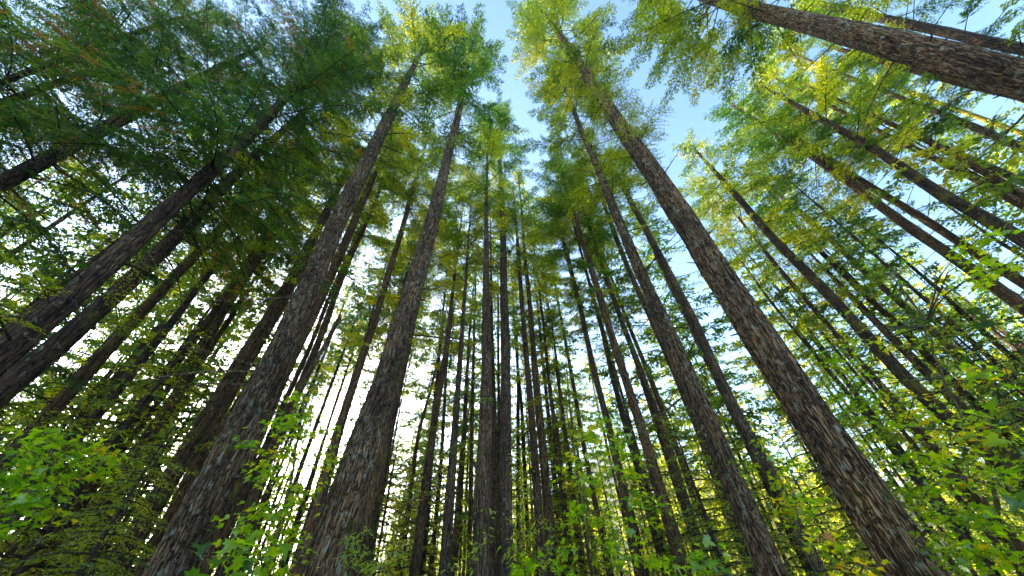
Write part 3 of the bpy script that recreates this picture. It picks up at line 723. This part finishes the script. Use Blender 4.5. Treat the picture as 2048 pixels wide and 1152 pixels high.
def maple(name, label, cat, R, base, stem, clusters, leaf_sz, group=None, shape=LOBE, mats=None, stem_r=.02, seed=1, drop=.0):
    """base: pixel of the root direction; stem: list of (px,py[,R]); clusters: (px,py,radius px, n leaves, tint, R)"""
    rg = np.random.default_rng(seed)
    b = at(base[0], base[1], R)
    org = np.array([b.x, b.y, 0.0])
    t = root(name, tuple(org), label, cat, group)
    wood = MB(); lv = MB()
    P = [np.array([0, 0, -.1])]
    for s in stem:
        p = at(s[0], s[1], s[2] if len(s) > 2 else R); P.append(np.array(tuple(p)) - org)
    P = np.array(P)
    # densify with wobble
    s_ = np.linspace(0, len(P) - 1, len(P) * 5)
    Pd = np.stack([np.interp(s_, np.arange(len(P)), P[:, i]) for i in range(3)], 1)
    Pd[1:] += rg.normal(0, .012, Pd[1:].shape)
    tube(wood, Pd, np.linspace(stem_r, stem_r * .35, len(Pd)), 7)
    for cx, cyp, rp, n, tint, Rc in clusters:
        c = np.array(tuple(at(cx, cyp, Rc))) - org
        dist = np.linalg.norm(np.array(tuple(at(cx, cyp, Rc))) - np.array(tuple(CAM)))
        q = ROT.transposed() @ ray(cx, cyp); rw = rp / FPX * dist * (-q.z)
        # a branch from the nearest point of the stem that lies lower
        low = Pd[Pd[:, 2] < c[2] + .1]
        if len(low) == 0: low = Pd[:3]
        j = low[np.argmin(np.linalg.norm(low - c, axis=1))]
        mid = (j + c) / 2 + np.array([0, 0, .12 * np.linalg.norm(c - j)])
        tube(wood, [j, (j + mid) / 2 + rg.normal(0, .02, 3), mid, (mid + c) / 2 + rg.normal(0, .02, 3), c], [stem_r * .4, stem_r * .32, stem_r * .25, stem_r * .18, .004], 5)
        nb = max(2, n // 9)
        for b_ in range(nb):
            a = rg.uniform(0, 6.28); rr = rw * math.sqrt(rg.uniform(.1, 1))
            e = c + np.array([math.cos(a) * rr, math.sin(a) * rr, rg.normal(0, rw * .38)])
            m2 = (c + e) / 2 + np.array([0, 0, .04])
            tube(wood, [c, m2, e], [.006, .004, .0025], 4)
            m_ = n // nb
            for k in range(m_):
                f = rg.uniform(.25, 1.1)
                p = c * (1 - f) + e * f + rg.normal(0, leaf_sz * .9, 3) * np.array([1, 1, .5])
                d = unit(np.array([math.cos(a), math.sin(a), -.25]) + rg.normal(0, .6, 3) * np.array([1, 1, .4]))
                nr = unit(np.array([0, 0, 1]) + rg.normal(0, .38, 3))
                leaf_poly(lv, p, d, nr, leaf_sz * rg.uniform(.6, 1.25), shape, float(np.clip(rg.normal(tint, .13), 0, 1)), rg)
    link('stem', wood.mesh('stem', [mats[0]], True), t)
    link('foliage', lv.mesh('foliage', mats), t)
    return t
MP = [M_STEM, M_MAPLE]
maple('maple_tree', 'bright green maple with layered leaves and a mossy broken stem at the left edge', 'tree', 6.8, (-30,1140), [(0,1060),(60,985),(100,952)],
      [(90,868,34,62,0.53,6.8),(60,905,45,75,0.50,6.5),(120,905,45,87,0.58,6.9),(115,940,45,87,0.56,6.8),(205,905,36,75,0.70,7.0),(195,938,28,45,0.68,6.9),(30,950,45,62,0.43,6.4),(20,1000,50,75,0.53,6.2),(70,1000,40,45,0.48,6.6),(15,1050,40,50,0.48,6.1),(98,1022,14,10,0.80,6.9)], .088, seed=3, mats=MP, stem_r=.05)
maple('maple_tree', 'sunlit yellow-green maple between the two massive trunks', 'tree', 7.5, (560,1160), [(575,1000),(600,860),(610,790)],
      [(608,795,26,36,.55,7.6),(600,830,34,50,.5,7.5),(560,850,26,30,.4,7.2),(600,880,46,80,.55,7.6),(560,905,46,70,.6,7.4),(625,930,46,80,.62,7.8),(545,955,40,60,.52,7.2),(600,985,50,80,.6,7.6),(540,1010,46,70,.55,7.2),(490,1060,30,40,.5,7.0),(560,1050,40,60,.6,7.4),(500,1100,50,70,.62,7.0),(600,1080,34,40,.55,7.6),(560,1125,50,80,.6,7.2),(495,890,20,24,.35,7.2),(640,860,30,40,.5,8.2),(670,1010,26,30,.6,8.2)], .105, seed=5, mats=MP, stem_r=.035)
maple('maple_seedling', 'maple seedling with a few large blue-green leaves in front of the sunlit maple', 'shrub', 3.4, (470,1165), [(462,1120),(440,1095)],
      [(440,1095,24,9,.2,3.4),(462,1108,18,7,.45,3.4),(520,1120,24,9,.6,3.4)], .13, seed=6, mats=MP, stem_r=.009)
maple('leafy_shrub', 'small-leaved shrub at the foot of the second massive trunk', 'shrub', 4.2, (712,1170), [(712,1110),(722,1060)],
      [(700,1085,26,30,.5,4.2),(722,1075,22,26,.7,4.2),(712,1120,34,50,.6,4.2),(745,1130,30,40,.8,4.6),(780,1120,34,50,.6,5.2),(765,1145,34,40,.85,5.0),(690,1140,24,26,.4,4.2)], .06, shape=OVAL, seed=7, mats=[M_STEM, M_SHRUB], stem_r=.008)
maple('leafy_shrub', 'sparse small-leaved sprig in front of the broad central trunk', 'shrub', 4.6, (968,1170), [(968,1100),(975,1030)],
      [(972,1020,16,8,.6,4.6),(960,1060,14,8,.6,4.6),(965,1100,24,18,.6,4.6),(985,1080,16,8,.7,4.6),(940,1125,22,14,.6,4.6)], .06, shape=OVAL, seed=8, mats=[M_STEM, M_SHRUB], stem_r=.006)
maple('leafy_shrub', 'tall bright small-leaved shrub right beside the dark central trunk', 'shrub', 9.0, (1042,1170), [(1040,1050),(1034,930)],
      [(1032,915,14,24,.8,9.0),(1034,950,18,34,.85,9.0),(1040,990,26,50,.75,9.0),(1034,1030,22,40,.8,9.0),(1045,1070,32,60,.7,9.0),(1040,1110,36,60,.7,9.0),(1075,1120,30,40,.7,9.0),(1075,1040,22,26,.6,9.2),(900,1140,20,20,.6,9)], .10, shape=OVAL, seed=9, mats=[M_STEM, M_SHRUB], stem_r=.012)
maple('maple_seedling', 'broad-leaved maple seedling at the foot of the central pair', 'shrub', 4.4, (1050,1170), [(1050,1135),(1060,1110)],
      [(1040,1125,26,16,.45,4.4),(1080,1120,24,12,.4,4.4),(1105,1098,18,6,.3,4.4),(1060,1148,50,24,.5,4.4)], .12, seed=10, mats=MP, stem_r=.008)
maple('maple_tree', 'slender bright green maple with thin dark stems right of the middle', 'tree', 6.0, (1190,1170), [(1168,1012),(1147,891),(1135,765)],
      [(1195,832,24,26,.4,6.2),(1190,860,26,26,.55,6.2),(1165,880,30,30,.5,6.0),(1215,895,30,34,.35,6.2),(1240,880,24,24,.35,6.4),(1170,925,40,44,.45,6.0),(1225,935,34,36,.4,6.2),(1270,915,30,26,.35,6.6),(1255,955,26,22,.65,6.2),(1150,965,26,22,.55,6.0),(1200,975,34,34,.5,6.1),(1262,1000,30,30,.4,6.2),(1140,1010,26,24,.35,5.8),(1135,1050,28,26,.55,5.8),(1205,1040,40,44,.55,6.0),(1240,1060,34,30,.35,6.0),(1310,1010,26,22,.4,6.6),(1290,1060,30,26,.5,6.4),(1210,1100,40,40,.45,5.8),(1140,1110,36,34,.45,5.6),(1270,1120,36,34,.4,6.0),(1310,1125,26,24,.6,6.4)], .105, seed=12, mats=MP, stem_r=.018)
maple('maple_seedling', 'maple seedling with pointed leaves in front of the knotty conifer', 'shrub', 4.6, (1400,1170), [(1400,1140),(1392,1118)],
      [(1370,1122,22,12,.4,4.6),(1405,1115,26,18,.45,4.6),(1320,1120,22,14,.5,5.0),(1395,1145,30,18,.5,4.6)], .11, seed=13, mats=MP, stem_r=.007)
maple('maple_tree', 'small maple with yellowing leaves between the grey-brown and largest trunks', 'tree', 6.0, (1625,1170), [(1600,1080),(1590,1000)],
      [(1530,905,26,26,.5,6.4),(1575,935,30,34,.45,6.4),(1560,960,20,20,.7,6.4),(1590,1000,36,40,.5,6.2),(1565,1015,30,34,.78,6.2),(1620,1020,30,30,.6,6.0),(1640,1085,26,22,.8,5.6),(1660,1110,30,24,.5,5.6),(1700,1140,34,22,.85,5.2),(1600,1050,26,22,.5,6.2),(1490,940,20,18,.4,6.6)], .09, seed=14, mats=MP, stem_r=.014)
maple('maple_tree', 'large green and yellow vine maple spreading over the right edge', 'tree', 7.2, (2010,1170), [(2000,1060),(1990,1000),(1975,930),(1940,870),(1905,800),(1870,720),(1850,640)],
      [(1850,612,44,24,.78,8.1),(1910,575,44,32,.62,6.9),(1935,500,48,40,.55,6.7),(1990,540,48,48,.6,6.7),(1990,470,40,32,.5,6.7),(1800,545,40,20,.3,8.5),(1770,520,30,14,.3,8.5),(1830,690,40,32,.72,8.3),(1770,640,44,24,.5,8.5),(1745,690,36,22,.7,8.5),
       (1700,660,34,24,.5,9.0),(1680,700,44,48,.45,9.3),(1647,720,40,48,.5,9.3),(1700,740,46,56,.48,9.3),(1691,780,50,72,.42,9.0),(1720,800,50,72,.45,9.0),(1780,790,44,56,.6,8.8),(1717,830,44,64,.45,9.0),(1740,860,50,72,.5,8.8),(1810,850,50,72,.62,8.5),(1870,830,44,56,.66,8.3),(1764,900,50,72,.4,8.8),(1785,930,54,72,.45,8.5),(1840,910,50,72,.55,8.3),(1900,890,50,64,.7,7.1),(1960,850,44,48,.6,7.0),(2010,880,44,48,.5,7.0),(1816,980,54,72,.5,8.4),(1870,970,54,72,.55,8.2),(1940,960,54,64,.6,7.0),(2010,960,44,56,.5,6.9),(1852,1040,54,72,.5,8.3),(1900,1040,54,72,.55,7.1),(1980,1040,54,72,.5,6.9),(1892,1105,54,72,.5,7.0),(1950,1110,54,72,.55,6.9),(2020,1110,44,56,.6,6.7),(1960,760,40,32,.68,7.2),(1900,740,40,32,.66,7.3),(1860,770,34,28,.6,8.5)], .09, seed=15, mats=MP, stem_r=.028)
maple('maple_tree', 'close maple sprig with three large soft leaves at the right edge', 'tree', 3.2, (2080,1170), [(2075,950),(2065,760)],
      [(2035,745,22,9,.35,3.2),(2030,765,16,6,.3,3.2),(2040,905,22,9,.4,3.2),(2020,985,16,5,.35,3.2)], .11, seed=16, mats=MP, stem_r=.012)

# thin dark straight saplings
def sapling(pts, R, label, r=.014):
    mb = MB(); P = np.array([tuple(at(x, y, R)) for x, y in pts]); org = np.array([P[0][0], P[0][1], 0.0])
    P = np.vstack([[org[0], org[1], -.1], P]) - org
    tube(mb, P, np.linspace(r, r * .4, len(P)), 6)
    o = link('bare_sapling', mb.mesh('bare_sapling', [M_TWIG], True), None, tuple(org))
    o['label'] = label; o['category'] = 'sapling'; o['group'] = 'bare thin saplings right of the middle'
sapling([(1182,1144),(1161,1012),(1147,891),(1138,800),(1130,690)], 6.4, 'darkest bare sapling stem, left of three right of the middle', .022)
sapling([(1243,1144),(1215,1010),(1195,920),(1180,840)], 6.8, 'second bare sapling stem of three right of the middle', .016)
sapling([(1260,1144),(1235,1030),(1215,950),(1195,860)], 7.2, 'third and faintest bare sapling stem of three right of the middle', .013)

# ------------------------------------------------------------------ ground and hills
def simple(name, c1, c2, scale, rough=.95):
    m, N, L = mat(name)
    out = N.new('ShaderNodeOutputMaterial'); p = N.new('ShaderNodeBsdfPrincipled'); L.new(p.outputs[0], out.inputs[0])
    tc = N.new('ShaderNodeTexCoord'); n = N.new('ShaderNodeTexNoise'); n.inputs['Scale'].default_value = scale; n.inputs['Detail'].default_value = 8
    L.new(tc.outputs['Object'], n.inputs[0]); r = ramp(N, [(.35, c1), (.65, c2)]); L.new(n.outputs[0], r.inputs[0])
    L.new(r.outputs[0], p.inputs['Base Color']); p.inputs['Roughness'].default_value = rough
    p.inputs['Specular IOR Level'].default_value = .1
    return m
M_GROUND = simple('forest_floor', (.035, .028, .014), (.06, .09, .02), .8)
M_HILL = simple('hill_forest', (.03, .06, .03), (.05, .09, .035), .03)
mb = MB()
n = 120
g = np.linspace(-1, 1, n); g = np.sign(g) * np.abs(g) ** 3 * 2400
X, Y = np.meshgrid(g, g)
Z = np.where(np.hypot(X, Y) < 40, .12 * np.sin(X * .7) * np.sin(Y * .5) - .1, -.1)
V = np.stack([X, Y, Z], -1).reshape(-1, 3)
i = np.arange(n - 1)[:, None] * n; j = np.arange(n - 1)[None]
Q = np.stack([i + j, i + j + 1, i + n + j + 1, i + n + j], -1).reshape(-1, 4)
mb.add(V, Q)
o = link('ground', mb.mesh('ground', [M_GROUND], True)); o['kind'] = 'structure'

# ferns and low growth over the forest floor
mb = MB(); rq = np.random.default_rng(8); m_ = 2600
aa = rq.uniform(0, 6.283, m_); rd = np.sqrt(rq.uniform(1.2 ** 2, 34 ** 2, m_)); px_ = rd * np.sin(aa); py_ = rd * np.cos(aa)
for k in range(m_):
    nf = 6; th = rq.uniform(0, 6.283) + np.arange(nf) * 6.283 / nf + rq.normal(0, .25, nf); Lf = rq.uniform(.25, .6)
    for q_ in th:
        d = np.array([math.cos(q_), math.sin(q_), 0.0]); o0 = np.array([px_[k], py_[k], -.02]); w = np.array([-d[1], d[0], 0]) * Lf * .13
        p1 = o0 + d * Lf * .5 + np.array([0, 0, Lf * .55]); p2 = o0 + d * Lf + np.array([0, 0, Lf * .35])
        mb.add([o0, p1 + w, p2, p1 - w], [(0, 1, 2, 3)], tint=float(rq.uniform(.1, .8)))
o = link('ground_cover', mb.mesh('ground_cover', [M_SHRUB])); o['kind'] = 'stuff'; o['label'] = 'low ferns on the forest floor'

# wooded ridge beyond the stand
mb = MB()
na, nr = 420, 26
az = np.radians(np.linspace(-20, 75, na))
prof = np.interp(np.degrees(az), [-20, -8, 0, 8, 13, 20, 28, 34, 42, 55, 75], [5, 7, 9, 14, 17, 15, 12.5, 11, 8, 6, 4])
H_ = np.tan(np.radians(prof)) * 900
rr = np.linspace(0, 1, nr)
rgh = np.random.default_rng(3)
VV = []
for k in range(nr):
    rad = 520 + rr[k] * 400
    zz = H_ * (rr[k] ** .8) * (rad / 900) + rgh.normal(0, 5, na) * (rr[k] > .02) + 10 * np.sin(az * 40 + k)
    if k == 0: zz = np.full(na, -1.0)
    VV.append(np.stack([np.sin(az) * rad, np.cos(az) * rad, zz], 1))
rad = 1400; VV.append(np.stack([np.sin(az) * rad, np.cos(az) * rad, np.full(na, -1.0)], 1))
V = np.concatenate(VV); i = np.arange(nr)[:, None] * na; j = np.arange(na - 1)[None]
Q = np.stack([i + j, i + j + 1, i + na + j + 1, i + na + j], -1).reshape(-1, 4)
mb.add(V, Q)
o = link('hills', mb.mesh('hills', [M_HILL])); o['kind'] = 'structure'

# the sun itself
bpy.ops.mesh.primitive_uv_sphere_add(segments=32, ring_count=16, radius=5000 * math.tan(math.radians(.55)), location=CAM + SUN_DIR * 5000)
s = bpy.context.object; s.name = 'sun'; s['kind'] = 'structure'
m, N, L = mat('sun_glow'); out = N.new('ShaderNodeOutputMaterial'); e = N.new('ShaderNodeEmission')
e.inputs[0].default_value = (1, .9, .7, 1); e.inputs[1].default_value = 60; L.new(e.outputs[0], out.inputs[0])
m.cycles.emission_sampling = 'NONE'
s.data.materials.append(m)

# the hazy morning air
HZ = 0.0004
bpy.ops.mesh.primitive_cube_add(size=1, location=(0, 600, 160))
hz = bpy.context.object; hz.name = 'haze'; hz.scale = (5200, 5200, 330); hz['kind'] = 'stuff'
hz.location = (0, 0, 162)
m, N, L = mat('haze_air'); out = N.new('ShaderNodeOutputMaterial'); pv = N.new('ShaderNodeVolumePrincipled')
pv.inputs['Color'].default_value = (.9, .95, 1, 1); pv.inputs['Density'].default_value = HZ; pv.inputs['Anisotropy'].default_value = .8
L.new(pv.outputs[0], out.inputs['Volume']); hz.data.materials.append(m)

for i_ in INFO: print('TREE', *i_)
print('SUN', math.degrees(SUN_EL), math.degrees(SUN_AZ), 'faces', sum(len(m.polygons) for m in bpy.data.meshes))
